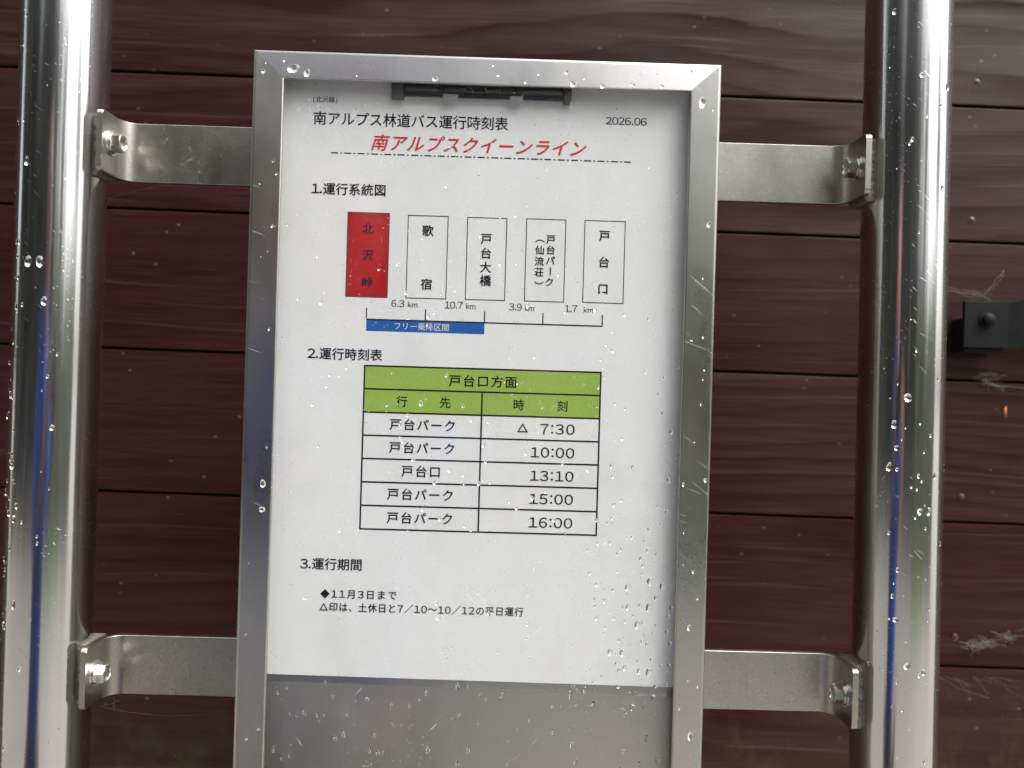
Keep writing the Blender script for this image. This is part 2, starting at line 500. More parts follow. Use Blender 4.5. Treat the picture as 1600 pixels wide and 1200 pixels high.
# display case: back panel plus mitred rails
XL, XR, ZT, ZB = -132.4, 105.6, 166.8, -330.0
IW, IT = 15.7, 14.2
bm = bmesh.new()
box(bm, (XL + 1.7) * MM, (XR - 1.7) * MM, .0100, .0285, CZ + (ZB + 1.7) * MM, CZ + (ZT - 1.7) * MM)
case = own(from_bm('display_case', bm, M['back'], stand))
SEC = [(0.0, 29.5), (0.0, 2.0), (.08, 1.35), (.35, .75), (.75, .35), (1.35, .08), (2.0, 0.0), (14.9, 0.0), (15.5, .2), (15.7, .6), (15.7, 2.0), (1.5, 2.0), (1.5, 29.5)]
def rail(kind):
    g = .05
    A, B = [], []
    for d, y in SEC:
        dx, dz = d, d / IW * IT
        if kind == 'top':   A.append(P(XL + dx + g, y, ZT - dz)); B.append(P(XR - dx - g, y, ZT - dz))
        if kind == 'bot':   A.append(P(XR - dx - g, y, ZB + dz)); B.append(P(XL + dx + g, y, ZB + dz))
        if kind == 'left':  A.append(P(XL + dx, y, ZB + dz + g)); B.append(P(XL + dx, y, ZT - dz - g))
        if kind == 'right': A.append(P(XR - dx, y, ZT - dz - g)); B.append(P(XR - dx, y, ZB + dz + g))
    n = len(SEC)
    v = A + B
    f = [tuple(range(n)), tuple(range(2 * n - 1, n - 1, -1))]
    for i in range(n):
        j = (i + 1) % n
        f.append((i, i + n, j + n, j))
    o = own(from_py('frame_rail', v, f, M['rail'] if kind in ('top', 'bot') else M['stile'], case, 50))
    return o
for k in ('top', 'bot', 'left', 'right'): rail(k)

# brackets: strap, bend and flange in one bent strip
def bracket(side, zc):
    # path in (x outward, y); outward = away from the case centre
    if side < 0: xo, xi = -214.6, -95.0
    else:        xo, xi = 186.9 + (.9 if zc < 0 else 0.0), 70.0
    s = side
    path = []                            # (x, y, nx, ny, inset) on the visible face
    xv = xo - s * 3.0                    # visible (inner) face of the flange
    for y, ins in ((8.0, 3.0), (8.4, 1.7), (9.2, .8), (10.4, .2), (11.6, 0), (23.0, 0)):
        path.append((xv, y, s, 0, ins))
    r = 8.5
    for k in range(1, 8):
        a_ = k / 8 * math.pi / 2
        path.append((xv - s * r * (1 - math.cos(a_)), 23.0 + r * math.sin(a_), s * math.cos(a_), math.sin(a_), 0))
    path += [(xv - s * r, 31.5, 0, 1, 0), (xi, 31.5, 0, 1, 0)]
    T = 3.0
    H = 16.1
    v, f = [], []
    e = .5
    for (px, py, nx, ny, ins) in path:
        h = H - ins
        for (t, zz) in ((0, h - e), (e, h), (T, h), (T, -h), (e, -h), (0, -h + e)):
            v.append(P(px + nx * t, py + ny * t, zc + zz))
    n = 6
    for i in range(len(path) - 1):
        for k in range(n):
            a_, b_ = i * n + k, i * n + (k + 1) % n
            f.append((a_, b_, b_ + n, a_ + n))
    f.append(tuple(range(n)))
    f.append(tuple(range((len(path) - 1) * n, len(path) * n))[::-1])
    me = D.meshes.new('bracket'); me.from_pydata([tuple(q) for q in v], [], f); me.update()
    bm = bmesh.new(); bm.from_mesh(me); D.meshes.remove(me)
    o = own(from_bm('bracket', bm, M['strap'], stand, 50))
    # lug welded on the post
    bm = bmesh.new()
    if s < 0: box(bm, -.2235, -.21475, .0150, .0345, CZ + (zc - 17.3) * MM, CZ + (zc + 16.2) * MM, .0012)
    else:     box(bm, .18705 + (.0009 if zc < 0 else 0), .1965, .0150, .0345, CZ + (zc - 18.2) * MM, CZ + (zc + 15.6) * MM, .0012)
    own(from_bm('lug', bm, M['lug'], o, 40))
    # washers and hexagon bolt, axis along the strap
    ax = Vector((-s, 0, 0))
    c = P(xv, 17.4, zc + (.6 if s < 0 else -.2))
    bm = bmesh.new()
    lathe(bm, [(.0066, 0), (.0067, .0002), (.0067, .0008), (.0065, .0010)], ax, c, 36)
    own(from_bm('washer', bm, M['bolt'], o, 40))
    bm = bmesh.new()
    lathe(bm, [(.0055, .00102), (.0057, .0012), (.0057, .0021), (.0055, .0023)], ax, c, 30)
    own(from_bm('spring_washer', bm, M['bolt'], o, 40))
    bm = bmesh.new()
    seg = 6
    u, w_ = Vector((0, 1, 0)), Vector((0, 0, 1))
    rot = random.uniform(0, 1)
    def ring(rr, t, seg=24, hexa=0.0):
        out = []
        for k in range(seg):
            an = k * 2 * math.pi / seg
            hx_ = 1.0
            if hexa:
                q = (an % (math.pi / 3)) - math.pi / 6
                hx_ = math.cos(math.pi / 6) / math.cos(q) * hexa + (1 - hexa)
            out.append(bm.verts.new(c + ax * t + (u * math.cos(an + rot) + w_ * math.sin(an + rot)) * rr * hx_))
        return out
    rs = [ring(.0052, .0023, hexa=1), ring(.0052, .0058, hexa=1), ring(.0049, .0064, hexa=.5), ring(.0045, .0066), ring(.0037, .0066),
          ring(.0033, .0060), ring(.0021, .0053), ring(.0004, .0050)]
    for A_, B_ in zip(rs, rs[1:]):
        for k in range(24):
            bm.faces.new((A_[k], A_[(k + 1) % 24], B_[(k + 1) % 24], B_[k]))
    bm.faces.new(rs[0]); bm.faces.new(rs[-1])
    bo = own(from_bm('bolt', bm, M['bolt'], o, 30))
    return o
for side in (-1, 1):
    for zc in (121.3, -158.0):
        bracket(side, zc)

# clear cover behind the rails
bm = bmesh.new()
box(bm, (XL + 2) * MM, (XR - 2) * MM, .0022, .0042, CZ + (ZB + 2) * MM, CZ + (ZT - 2) * MM)
pane = own(from_bm('cover_pane', bm, M['acrylic'], stand))
tag(pane, 'scratched clear cover wet with rain')

# spring clip that holds the sheet under the top rail
bm = bmesh.new()
box(bm, -.0565, .0255, .0064, .0078, CZ + .1478, CZ + .1560, .0004)
box(bm, -.0565, .0255, .0048, .0062, CZ + .1500, CZ + .1512, .0003)
box(bm, -.0629, -.0566, .0046, .0078, CZ + .1459, CZ + .1560, .0006)
box(bm, .0256, .0298, .0046, .0078, CZ + .1459, CZ + .1560, .0006)
clip = own(from_bm('clip', bm, M['clip'], stand, 40))
tag(clip, 'dark spring clip holding the sheet under the top rail')
for x0, x1 in ((-56, -38.5), (-35.6, -24.6), (-14.5, -6.2), (-5.6, .2), (.8, 24.8)):
    bm = bmesh.new()
    lathe(bm, [(.0013, 0), (.0017, .0004), (.0017, (x1 - x0) * MM - .0004), (.0013, (x1 - x0) * MM)], (1, 0, 0), P(x0, 6.0, 151.6), 16)
    own(from_bm('barrel', bm, M['clip'], clip, 40))
bm = bmesh.new()
box(bm, -.0560, .0250, .0046, .0052, CZ + .1474, CZ + .1484, .0002)
own(from_bm('edge_strip', bm, M['clip_edge'], clip))
for x0, x1 in ((-36.2, -28.4), (-2.0, 4.8)):
    bm = bmesh.new()
    box(bm, x0 * MM, x1 * MM, .0043, .0045, CZ + .1457, CZ + .1487)
    own(from_bm('clip_tab', bm, M['clip_tab'], clip))

# ------------------------------------------------------------------ the printed sheet
SY = 8.2                                  # its front face
sheet = empty('timetable_sheet', P(-13.4, SY, -152.6), 'white printed bus timetable sheet behind the wet clear cover', 'timetable')
SO = Matrix.Translation(-P(-13.4, SY, -152.6))
def sown(o, parent_is_root=True):
    o.data.transform(SO)
    return o
# paper with a slight sag between the clip and its foot
v, f = [], []
nx, nz = 40, 60
for j in range(nz + 1):
    for i in range(nx + 1):
        xx = -119.5 + 212.0 * i / nx
        zz = 159.0 - (159.0 + 152.1 + 1.5 * (xx + 117.5) / 208) * j / nz
        v.append(P(xx, SY, zz))
for j in range(nz):
    for i in range(nx):
        q = j * (nx + 1) + i
        f.append((q, q + nx + 1, q + nx + 2, q + 1))
b0 = len(v)
paper = sown(from_py('paper', v, f, M['paper'], sheet))
v = [P(-120, SY + .25, 162), P(92.5, SY + .25, 162), P(92.5, SY + .25, -158.8), P(-120, SY + .25, -155.8)]
v2 = [q + Vector((0, .00012, 0)) for q in v]
film = sown(from_py('laminate_margin', v + v2, [(0, 3, 2, 1), (4, 5, 6, 7), (0, 1, 5, 4), (1, 2, 6, 5), (2, 3, 7, 6), (3, 0, 4, 7)], M['film'], sheet))

Y_FILL, Y_LINE, Y_TEXT = SY - .04, SY - .08, SY - .12
def quad_mesh(rects, y):
    v, f = [], []
    for (x0, x1, z0, z1) in rects:
        n = len(v)
        v += [P(x0, y, z0), P(x1, y, z0), P(x1, y, z1), P(x0, y, z1)]
        f.append((n, n + 1, n + 2, n + 3))
    return v, f
def rects(name, rs, y, mat, parent):
    v, f = quad_mesh(rs, y)
    return sown(from_py(name, v, f, mat, parent))
def outline(x0, x1, z0, z1, t):
    h = t / 2
    return [(x0 - h, x1 + h, z1 - h, z1 + h), (x0 - h, x1 + h, z0 - h, z0 + h),
            (x0 - h, x0 + h, z0 + h, z1 - h), (x1 - h, x1 + h, z0 + h, z1 - h)]

_gl = {}
def glyph(ch, bold):
    key = ch
    if key in _gl: return _gl[key]
    cu = D.curves.new('g', 'FONT')
    cu.body = ch
    cu.resolution_u = 3
    o = D.objects.new('g', cu)
    COL.objects.link(o)
    bpy.context.view_layer.update()
    dg = bpy.context.evaluated_depsgraph_get()
    ev = o.evaluated_get(dg)
    me = ev.to_mesh()
    vs = [(q.co.x, q.co.y) for q in me.vertices]
    fs = [tuple(p.vertices) for p in me.polygons]
    ev.to_mesh_clear()
    D.objects.remove(o)
    D.curves.remove(cu)
    _gl[key] = (vs, fs)
    return _gl[key]
def ext(vs):
    xs_ = [p[0] for p in vs]; ys_ = [p[1] for p in vs]
    return min(xs_), max(xs_), min(ys_), max(ys_)
_a = ext(glyph('口', 0)[0]); _b = ext(glyph('口口', 0)[0])
EM = (_b[1] - _b[0]) - (_a[1] - _a[0])
EX0 = (_a[0] + _a[1]) / 2 - EM / 2
_n = ext(glyph('国', 0)[0])
EYC = (_n[2] + _n[3]) / 2
FW = {chr(c): chr(c + 0xFEE0) for c in list(range(0x30, 0x3A))}
FW['.'] = '．'; FW[':'] = '：'
def put_char(v, f, ch, xc, zc, size, sx=1.0, shear=0.0, bold=.012, rot=0, y=None):
    vs, fs = glyph(FW.get(ch, ch), bold)
    n = len(v)
    k = size / EM
    y = Y_TEXT if y is None else y
    latin = ch.isascii() and ch not in FW
    if latin:
        e = ext(vs)
        cx = (e[0] + e[1]) / 2
    else:
        cx = EX0 + EM / 2
        if ch in '.:' or rot: cx = (ext(vs)[0] + ext(vs)[1]) / 2
    cyy = EYC
    if ch == ':':
        e = ext(vs); cyy = (e[2] + e[3]) / 2
    w1 = bold * size * 1.15
    for q, (ox, oz) in enumerate(((-w1, 0), (w1, 0), (0, -w1 * .8), (0, w1 * .8)) if w1 > .01 else ((0, 0),)):
        n = len(v)
        for (a_, b_) in vs:
            px, pz = (a_ - cx) * k, (b_ - cyy) * k
            if rot: px, pz = pz, -px
            v.append(P(xc + px * sx + pz * shear + ox, y - .004 * q, zc + pz + oz))
        f += [tuple(n + i for i in t_) for t_ in fs]
WID = {'.': .30, ':': .34, '(': .5, ')': .5, ' ': .4, 'k': .50, 'm': .82, '△': 1.0}
def wid(ch, dig):
    if ch in '0123456789': return dig
    return WID.get(ch, 1.0)
def text(name, s, x0, x1, zc, size, parent, mat='ink', sx=None, shear=0.0, bold=.016, dig=.56, y=None):
    """one line of print from x0 to x1 (ink edges), centred on zc"""
    ws = [wid(c, dig) for c in s]
    tot = sum(ws)
    pitch = (x1 - x0) / (tot - .08)
    sxx = (pitch / size) if sx is None else sx
    v, f = [], []
    cur = x0 - .04 * pitch
    for c, w1 in zip(s, ws):
        if c not in ' 　':
            put_char(v, f, c, cur + w1 * pitch / 2, zc, size, sxx * (1.12 if c in '0123456789' else 1.0), shear, bold, y=y)
        cur += w1 * pitch
    return sown(from_py(name, v, f, M[mat], parent))
def chars(name, items, parent, mat='ink', bold=.012, y=None):
    v, f = [], []
    for it in items:
        put_char(v, f, it[0], it[1], it[2], it[3], it[4] if len(it) > 4 else 1.0, 0, bold, it[5] if len(it) > 5 else 0, y)
    return sown(from_py(name, v, f, M[mat], parent))

text('route_note', '(北沢線)', -103.9, -90.8, 145.2, 3.5, sheet, sx=.95, bold=.004)
text('heading_text', '南アルプス林道バス運行時刻表', -103.1, -2.6, 135.4, 7.4, sheet, sx=.98, bold=.010)
t = text('line_name', '南アルプスクイーンライン', -72.5, 38.4, 123.7, 9.1, sheet, 'red_ink', sx=.98, shear=.28, bold=.016)
tag(t, 'red slanted heading')
# dash-dot rule
rs = []
xx = -93.6
while xx < 59:
    rs.append((xx, xx + 3.6, 117.5, 118.15)); xx += 4.75
    if xx < 59: rs.append((xx, xx + 1.0, 117.5, 118.15)); xx += 2.15
rects('dash_rule', rs, Y_LINE, M['ink'], sheet)
text('issue_date', '2026.06', 48.2, 69.2, 138.9, 5.2, sheet, sx=1.0, dig=.62, bold=.006)
text('section_text', '1.運行系統図', -102.6, -64.6, 99.0, 6.5, sheet, sx=1.0)
text('section_text', '2.運行時刻表', -102.1, -64.1, 13.8, 6.5, sheet, sx=1.0)
text('section_text', '3.運行期間', -102.6, -71.2, -94.8, 6.5, sheet, sx=1.0)

# route diagram: five stations
def station(x0, x1, z0, z1, items, first=False):
    b = rects('station_box', outline(x0, x1, z0, z1, .42), Y_LINE, M['brown_ink'] if first else M['ink'], sheet)
    if first:
        rects('red_panel', [(x0 + .2, x1 - .2, z0 + .2, z1 - .2)], Y_FILL, M['red_fill'], b)
        rects('inner_outline', outline(x0 + 1.1, x1 - 1.1, z0 + 1.1, z1 - 1.1, .3), Y_LINE, M['brown_ink'], b)
        tag(b, 'red first station box with a double outline')
    if len(items) == 2:                     # two characters far apart
        for it_ in items: chars('station_name', [it_], b, bold=.018)
    else:
        chars('station_name', items, b, bold=.018)
    return b
S = 6.1
for q in [o for o in ()]: pass
def fix_parent(b): return b
station(-83.9, -62.4, 43.8, 87.4, [('北', -73.2, 79.1, S), ('沢', -73.0, 65.3, S), ('峠', -72.9, 51.4, S)], True)
station(-52.7, -32.1, 44.0, 86.7, [('歌', -42.4, 78.9, S), ('宿', -42.3, 51.2, S)])
station(-22.0, -1.7, 44.1, 86.6, [('戸', -12.0, 75.6, S), ('台', -12.0, 68.2, S), ('大', -12.0, 60.9, S), ('橋', -11.9, 54.0, S)])
s5 = 5.0
station(8.6, 28.9, 44.2, 86.8, [('戸', 21.4, 76.4, s5), ('台', 21.4, 70.9, s5), ('パ', 21.4, 65.4, s5), ('ー', 21.4, 59.9, s5, 1, 1), ('ク', 21.2, 54.2, s5),
        ('（', 15.7, 75.5, s5, 1, 1), ('仙', 15.8, 70.7, s5), ('流', 15.7, 64.9, s5), ('荘', 15.7, 59.3, s5), ('）', 15.7, 53.8, s5, 1, 1)])
station(38.8, 59.7, 44.4, 86.9, [('戸', 49.2, 79.1, S), ('台', 49.2, 65.4, S), ('口', 49.1, 51.6, S)])
for s_, a_, b_, k0, k1 in (('6.3', -60.0, -53.5, -51.4, -46.6), ('10.7', -32.3, -23.3, -21.3, -16.6), ('3.9', 1.1, 7.2, 9.2, 13.7), ('1.7', 29.8, 35.9, 39.6, 44.4)):
    t = text('distance_text', s_, a_, b_, 40.9, 4.9, sheet, sx=.92, bold=0.0, dig=.56)
    text('unit_text', 'km', k0, k1, 40.75, 4.3, t, sx=1.02, bold=0.0)
ln = [(-72.8, 49.4, 31.95, 32.65)]
for xx in (-72.8, -42.35, -11.8, 18.45, 49.2):
    ln.append((xx - .3, xx + .3, 32.66, 38.2))
rects('distance_scale', ln, Y_LINE, M['ink'], sheet)
bar = rects('zone_bar', [(-72.8, -11.7, 26.3, 31.94)], Y_FILL, M['blue_fill'], sheet)
text('zone_text', 'フリー乗降区間', -58.6, -29.9, 29.2, 4.1, bar, 'white_ink', sx=.98, bold=.010)

# the table
TX0, TX1, TXM = -72.9, 49.3, -11.85
rows = [8.35, -3.6, -15.6, -27.6, -39.6, -51.7, -63.8, -76.0]
h = .42
tl = [(TX0 - h, TX1 + h, z - h, z + h) for z in rows]
for a_, b_ in zip(rows, rows[1:]):
    tl += [(TX0 - h, TX0 + h, b_ + h, a_ - h), (TX1 - h, TX1 + h, b_ + h, a_ - h)]
    if a_ < 8: tl.append((TXM - h, TXM + h, b_ + h, a_ - h))
table = rects('table_grid', tl, Y_LINE, M['ink'], sheet)
rects('header_fill', [(TX0, TX1, rows[2], rows[0])], Y_FILL, M['green_fill'], table)
text('header_text', '戸台口方面', -29.4, 6.3, 1.8, 6.5, table, sx=1.02)
for c_, xc_ in (('行', -53.2), ('先', -30.8), ('時', 7.2), ('刻', 29.9)): chars('header_text', [(c_, xc_, -9.8, 6.0)], table)
for z, s_, a_, b_, tm in ((-21.7, '戸台パーク', -59.3, -24.7, '7:30'), (-33.6, '戸台パーク', -59.2, -24.7, '10:00'),
                          (-45.7, '戸台口', -52.6, -31.8, '13:10'), (-57.7, '戸台パーク', -59.5, -24.7, '15:00'), (-69.9, '戸台パーク', -59.4, -24.7, '16:00')):
    text('destination_text', s_, a_, b_, z, 6.4, table, sx=1.0, bold=.016)
    if tm == '7:30':
        chars('mark_text', [('△', 9.6, z + .1, 6.0)], table)
        text('time_text', tm, 18.5, 36.8, z - .1, 7.0, table, sx=1.02, dig=.72, bold=.008)
    else:
        text('time_text', tm, 14.0, 36.9, z - .4, 7.0, table, sx=1.02, dig=.72, bold=.008)
# notes
text('note_text', '◆11月3日まで', -92.6, -52.6, -110.0, 5.0, sheet, sx=1.0, dig=.72)
text('note_text', '△印は、土休日と7／10～10／12の平日運行', -92.7, 12.8, -116.8, 5.0, sheet, sx=.95, dig=.72)

# ------------------------------------------------------------------ rain
def drop(v, f, c, u, w_, n, r, asp=1.0, hgt=.38, sag=.0):
    """water lens: centre c, axes u (across), w_ (up), n (out)"""
    seg, ringn = 14, 5
    base = len(v)
    ph = [random.uniform(0, 6.28) for _ in range(2)]
    am = [random.uniform(0, .10), random.uniform(0, .07)]
    def rr(an): return r * (1 + am[0] * math.sin(2 * an + ph[0]) + am[1] * math.sin(3 * an + ph[1]))
    for j in range(ringn):
        t = 1 - j / ringn
        hh = hgt * r * (1 - t ** 2.6)
        for k in range(seg):
            an = k * 2 * math.pi / seg
            q = rr(an) * t
            z = math.sin(an) * q * asp
            v.append(c + u * (math.cos(an) * q) + w_ * (z - sag * r * (1 - t)) + n * hh)
    v.append(c - w_ * sag * r + n * hgt * r)
    top = len(v) - 1
    v.append(c)
    bot = len(v) - 1
    for j in range(ringn - 1):
        for k in range(seg):
            a_, b_ = base + j * seg + k, base + j * seg + (k + 1) % seg
            f.append((a_, b_, b_ + seg, a_ + seg))
    for k in range(seg):
        a_, b_ = base + (ringn - 1) * seg + k, base + (ringn - 1) * seg + (k + 1) % seg
        f.append((a_, b_, top))
        f.append((base + (k + 1) % seg, base + k, bot))
UX, UZ, UN = Vector((1, 0, 0)), Vector((0, 0, 1)), Vector((0, -1, 0))
rnd = random.Random(21)
v, f = [], []
PLACED = []
def pane_drop(x, z, r, asp=1.0, hgt=.17, sag=.2):
    if not -115.5 + r < x < 89.2 - r: return
    for (a_, b_, c_) in PLACED:             # drops that touch would have run together
        if abs(a_ - x) < c_ + r and abs(b_ - z) < (c_ + r) * 1.7: return
    PLACED.append((x, z, r))
    drop(v, f, P(x, 2.15, z), UX, UZ, UN, r * MM, asp, hgt, sag)
# larger drops seen low on the right of the sheet (mm)
for x, z, r in ((76.8, -106.7, 2.1), (65.5, -110, 1.7), (83, -109, 1.6), (80, -115, 1.3), (72, -119, 1.2), (66, -120, 1.5), (76.5, -128, 1.9), (71, -137, 2.0),
                (57.6, -151.2, 1.8), (63.8, -151.4, 1.9), (61, -157, 1.3), (65.2, -159, 1.6), (72.6, -160.5, 1.5), (73.8, -164.5, 2.2), (77.5, -161, 1.9),
                (62, -168.5, 1.3), (81, -168, 1.2), (69.5, -179, 2.0), (80, -174, 1.5), (54, -117, 1.2), (51.5, -125, 2.0), (50, -134, 1.1),
                (59.8, -93, 1.1), (72, -95, 1.4), (88, -120, 1.1), (88.3, -131, 1.2), (86, -140, 1.0), (87.8, -146, 1.2), (87.5, -157, 1.0)):
    pane_drop(x, z + 17 if z < -120 else z + 9, r * .85, rnd.uniform(1.0, 1.5))
for _ in range(120):
    pane_drop(rnd.uniform(45, 89.5), rnd.uniform(-152, -62) if rnd.random() < .75 else rnd.uniform(-60, 40), rnd.uniform(.35, .95), rnd.uniform(.9, 1.7))
for _ in range(110):                        # small ones all over the sheet
    pane_drop(rnd.uniform(-115, 89), rnd.uniform(-155, 150), rnd.choice((.28, .35, .45, .55, .7)), rnd.uniform(.8, 1.8), .2)
# drops that break the print: along rows, boxes and text
for _ in range(70):
    pane_drop(rnd.gauss(-15, 42), rnd.choice((135, 123, 88, 75, 60, 48, 41, 32, 13, 2, -10, -16, -22, -28, -34, -40, -46, -52, -58, -64, -70, -76, -95, -110, -117)) + rnd.uniform(-3, 3),
              rnd.choice((.35, .45, .6, .75, 1.0)), rnd.uniform(.9, 1.6), .3)
for _ in range(60):                        # lower steel panel, drawn downwards
    pane_drop(rnd.uniform(-115, 89), rnd.uniform(-196, -153), rnd.uniform(.3, 1.0), rnd.uniform(1.2, 3.2), .12)
o = from_py('raindrops', v, f, M['water'], None, True)
tag(o, 'raindrops scattered over the clear cover of the timetable case', 'raindrops', kind='stuff')

def post_drops(pxm, lean, items, label):
    v, f = [], []
    for (xoff, z, r, asp) in items:         # xoff in fractions of the radius, as seen from the front
        an = math.asin(max(-.99, min(.99, xoff)))
        n = Vector((math.sin(an), -math.cos(an), 0))
        u = Vector((math.cos(an), math.sin(an), 0))
        c = P(pxm, 22, z) + Vector((z * MM * math.tan(lean), 0, 0)) + n * (PR + .00003)
        drop(v, f, c, u, UZ, n, r * MM * .92, asp, .34, .2)
    o = from_py('raindrops', v, f, M['water'], None, True)
    return tag(o, label, 'raindrops', kind='stuff')
it = [(-.18, 56, 2.1, 1.6), (.10, 56, 2.1, 1.5), (.22, 36, 1.6, 1.7), (-.55, 66, 1.2, 1.2), (-.45, 48, 1.2, 1.3), (-.5, 33, 1.4, 1.2), (-.3, 34, 1.0, 1.4),
      (-.62, -12, 1.3, 1.7), (-.8, -23, 1.2, 2.0), (-.5, -42, 1.1, 1.2), (-.5, -47, 2.4, 1.35), (-.4, -56, 1.3, 1.0), (-.55, -72, 1.5, 1.5), (-.35, -75, 1.6, 1.4),
      (.45, -28, 1.3, 1.4), (-.3, 107, 1.7, 1.5), (-.7, -62, 1.4, 1.8), (-.3, -68, 1.2, 1.6), (-.62, -130, 1.8, 1.4), (-.3, -118, 1.4, 2.0)]
for _ in range(105):
    it.append((-abs(rnd.gauss(.0, .30)) - .42 if rnd.random() < .8 else rnd.uniform(-.4, .8), rnd.uniform(-205, 70) if rnd.random() < .85 else rnd.uniform(70, 215), rnd.choice((.25, .3, .4, .5, .65, .9)), rnd.uniform(1, 1.9)))
post_drops(-239.3, 0, it, 'raindrops clinging to the steel post on the left')
it = [(-.3, 0, 2.0, 1.25), (-.55, -14, 1.5, 1.7), (-.5, -26, 1.4, 1.0), (-.62, -36, 1.7, 1.5), (-.48, -37, .9, 1.2), (.02, -58, 1.6, 1.2), (.25, -58, 1.6, 1.6),
      (.40, -40, 1.3, 1.5), (.45, 108, 1.2, 1.5), (.55, 160, 1.3, 2.0), (-.7, 200, 1.4, 1.3), (-.6, -70, .9, 1.2), (-.2, -137, 1.6, 1.3), (-.45, -114, 1.5, 1.0),
      (.2, -190, 1.4, 1.3), (.2, -140, 1.2, 1.6), (.65, -75, 1.2, 1.3), (.35, 150, 1.3, 1.0), (-.15, 165, 1.2, 1.2)]
for _ in range(75):
    it.append((rnd.uniform(-.9, -.1) if rnd.random() < .55 else rnd.uniform(-.1, .97), rnd.uniform(-205, 30) if rnd.random() < .8 else rnd.uniform(30, 215), rnd.choice((.25, .3, .4, .55, .8)), rnd.uniform(1, 1.9)))
post_drops(212.4, R(-.36), it, 'raindrops clinging to the steel post on the right')
v, f = [], []
def frame_drop(x, z, r, asp=1.0, hgt=.26): drop(v, f, P(x, -.03, z), UX, UZ, UN, r * MM, asp, hgt, .1)
for x, z, r, asp in ((-112, 157.5, 3.2, .75), (-105, 155.5, 1.6, 1.4), (-40, 154.5, 1.5, .8), (30, 154.2, 1.8, .8), (45, 153.6, 1.6, .7), (60, 155, 1.5, .8), (75, 154.6, 1.2, .9),
                     (96, 147, 1.8, 1.7), (99, -175, 1.3, 1.9), (-121, -53, 1.5, 1.3), (-121, -66, 1.5, 1.0), (101, 85, 1.0, 1.6), (97, -120, 1.1, 1.5), (103, -45, .9, 1.2)):
    frame_drop(x, z, r, asp)
for _ in range(12): frame_drop(rnd.uniform(-128, 102), rnd.uniform(154, 164), rnd.uniform(.3, 1.0), rnd.uniform(.8, 1.5))
for _ in range(18): frame_drop(rnd.uniform(91.5, 104), rnd.uniform(-200, 150), rnd.uniform(.25, .7), rnd.uniform(1, 1.8))
for _ in range(14): frame_drop(rnd.uniform(-130, -118), rnd.uniform(-200, 150), rnd.uniform(.25, .7), rnd.uniform(1, 1.8))
o = from_py('raindrops', v, f, M['water'], None, True)
tag(o, 'raindrops along the brushed steel rails of the case', 'raindrops', kind='stuff')

# ------------------------------------------------------------------ cobwebs and a fleck
def web(name, strands, label):
    bm = bmesh.new()
    for pts, rad in strands: tube(bm, [P(*q) for q in pts], rad * MM * .28, 5)
    o = from_bm(name, bm, M['web'], None, True)
    return tag(o, label, 'cobweb')
def wob(a, b, n=7, amp=.8, sagv=0.0):
    out = []
    for i in range(n + 1):
        t = i / n
        out.append(tuple(a[k] + (b[k] - a[k]) * t + (rnd.uniform(-amp, amp) if 0 < i < n and k != 1 else 0) - (sagv * 4 * t * (1 - t) if k == 2 else 0) for k in range(3)))
    return out
sg = [(wob((322, 186, 82.5), (353, 178, 77)), .5), (wob((353, 178, 77), (357, 176, 72.5)), .6), (wob((353, 178, 77), (372, 184, 98)), .32), (wob((356, 178, 80), (374, 186, 95)), .2), (wob((322, 187, 85), (354, 178, 78)), .3)]
for _ in range(14):
    sg.append((wob((rnd.uniform(330, 352), 186, rnd.uniform(78, 84)), (rnd.uniform(345, 362), 178, rnd.uniform(73, 80)), 4, .8), .12))
web('cobweb', sg, 'dusty cobweb strand stretched above the black latch plate')
sg = []
for _ in range(26):
    a_ = (rnd.uniform(356, 362), 187, rnd.uniform(13, 21)); sg.append((wob(a_, (a_[0] + rnd.uniform(-8, 22), 188.5, a_[2] - rnd.uniform(-2, 9)), 5, 1.2), rnd.uniform(.1, .3)))
sg.append((wob((360, 187.5, 12), (395, 188, 9.5), 8, .6), .5))
web('cobweb', sg, 'small pale cobweb tuft on the board gap below the latch plate')
sg = []
for _ in range(120):
    ce = rnd.choice(((357, -186.5), (366, -184), (367, -183), (384, -179)))
    a_ = (rnd.gauss(ce[0], 2.5), 187.5, rnd.gauss(ce[1], 1.8)); sg.append((wob(a_, (a_[0] + rnd.gauss(1, 5.5), 188.7, a_[2] + rnd.gauss(.3, 2.2)), 6, 1.4), rnd.uniform(.1, .38)))
for _ in range(22):
    xx = rnd.uniform(330, 385); sg.append((wob((xx, 188.4, -208 - rnd.uniform(0, 3)), (xx + rnd.uniform(6, 26), 188.4, -208 - rnd.uniform(4, 20)), 5, 1.0), .09))
sg.append((wob((322, 188, -203), (372, 188, -225), 9, .6, 3), .2))
web('cobweb', sg, 'ragged cobweb clump with dust on the lower boards right of the post')
sg = [(wob((-216, 30, -180), (-165, 60, -196), 8, .3, 3), .10), (wob((-214, 31, -181), (-205, 33, -178), 4, .4), .12), (wob((-208, 32, -183), (-209, 33, -176), 4, .3), .1)]
web('cobweb', sg, 'single fine spider thread below the lower left bracket')
sg = [(wob((-262, 60, 92), (-185, 70, 117), 8, .3, -3), .11)]
web('cobweb', sg, 'single fine spider thread below the upper left bracket')
bm = bmesh.new()
tube(bm, [P(377.5, 186, -4.5), P(375.6, 184.5, -7), P(375.2, 184, -10), P(376.8, 185, -12.5)], [.0004, .0012, .0013, .0004], 8)
tag(from_bm('orange_fleck', bm, M['orange'], None, True), 'small curled orange fleck on the dark boards at the right', 'fleck')

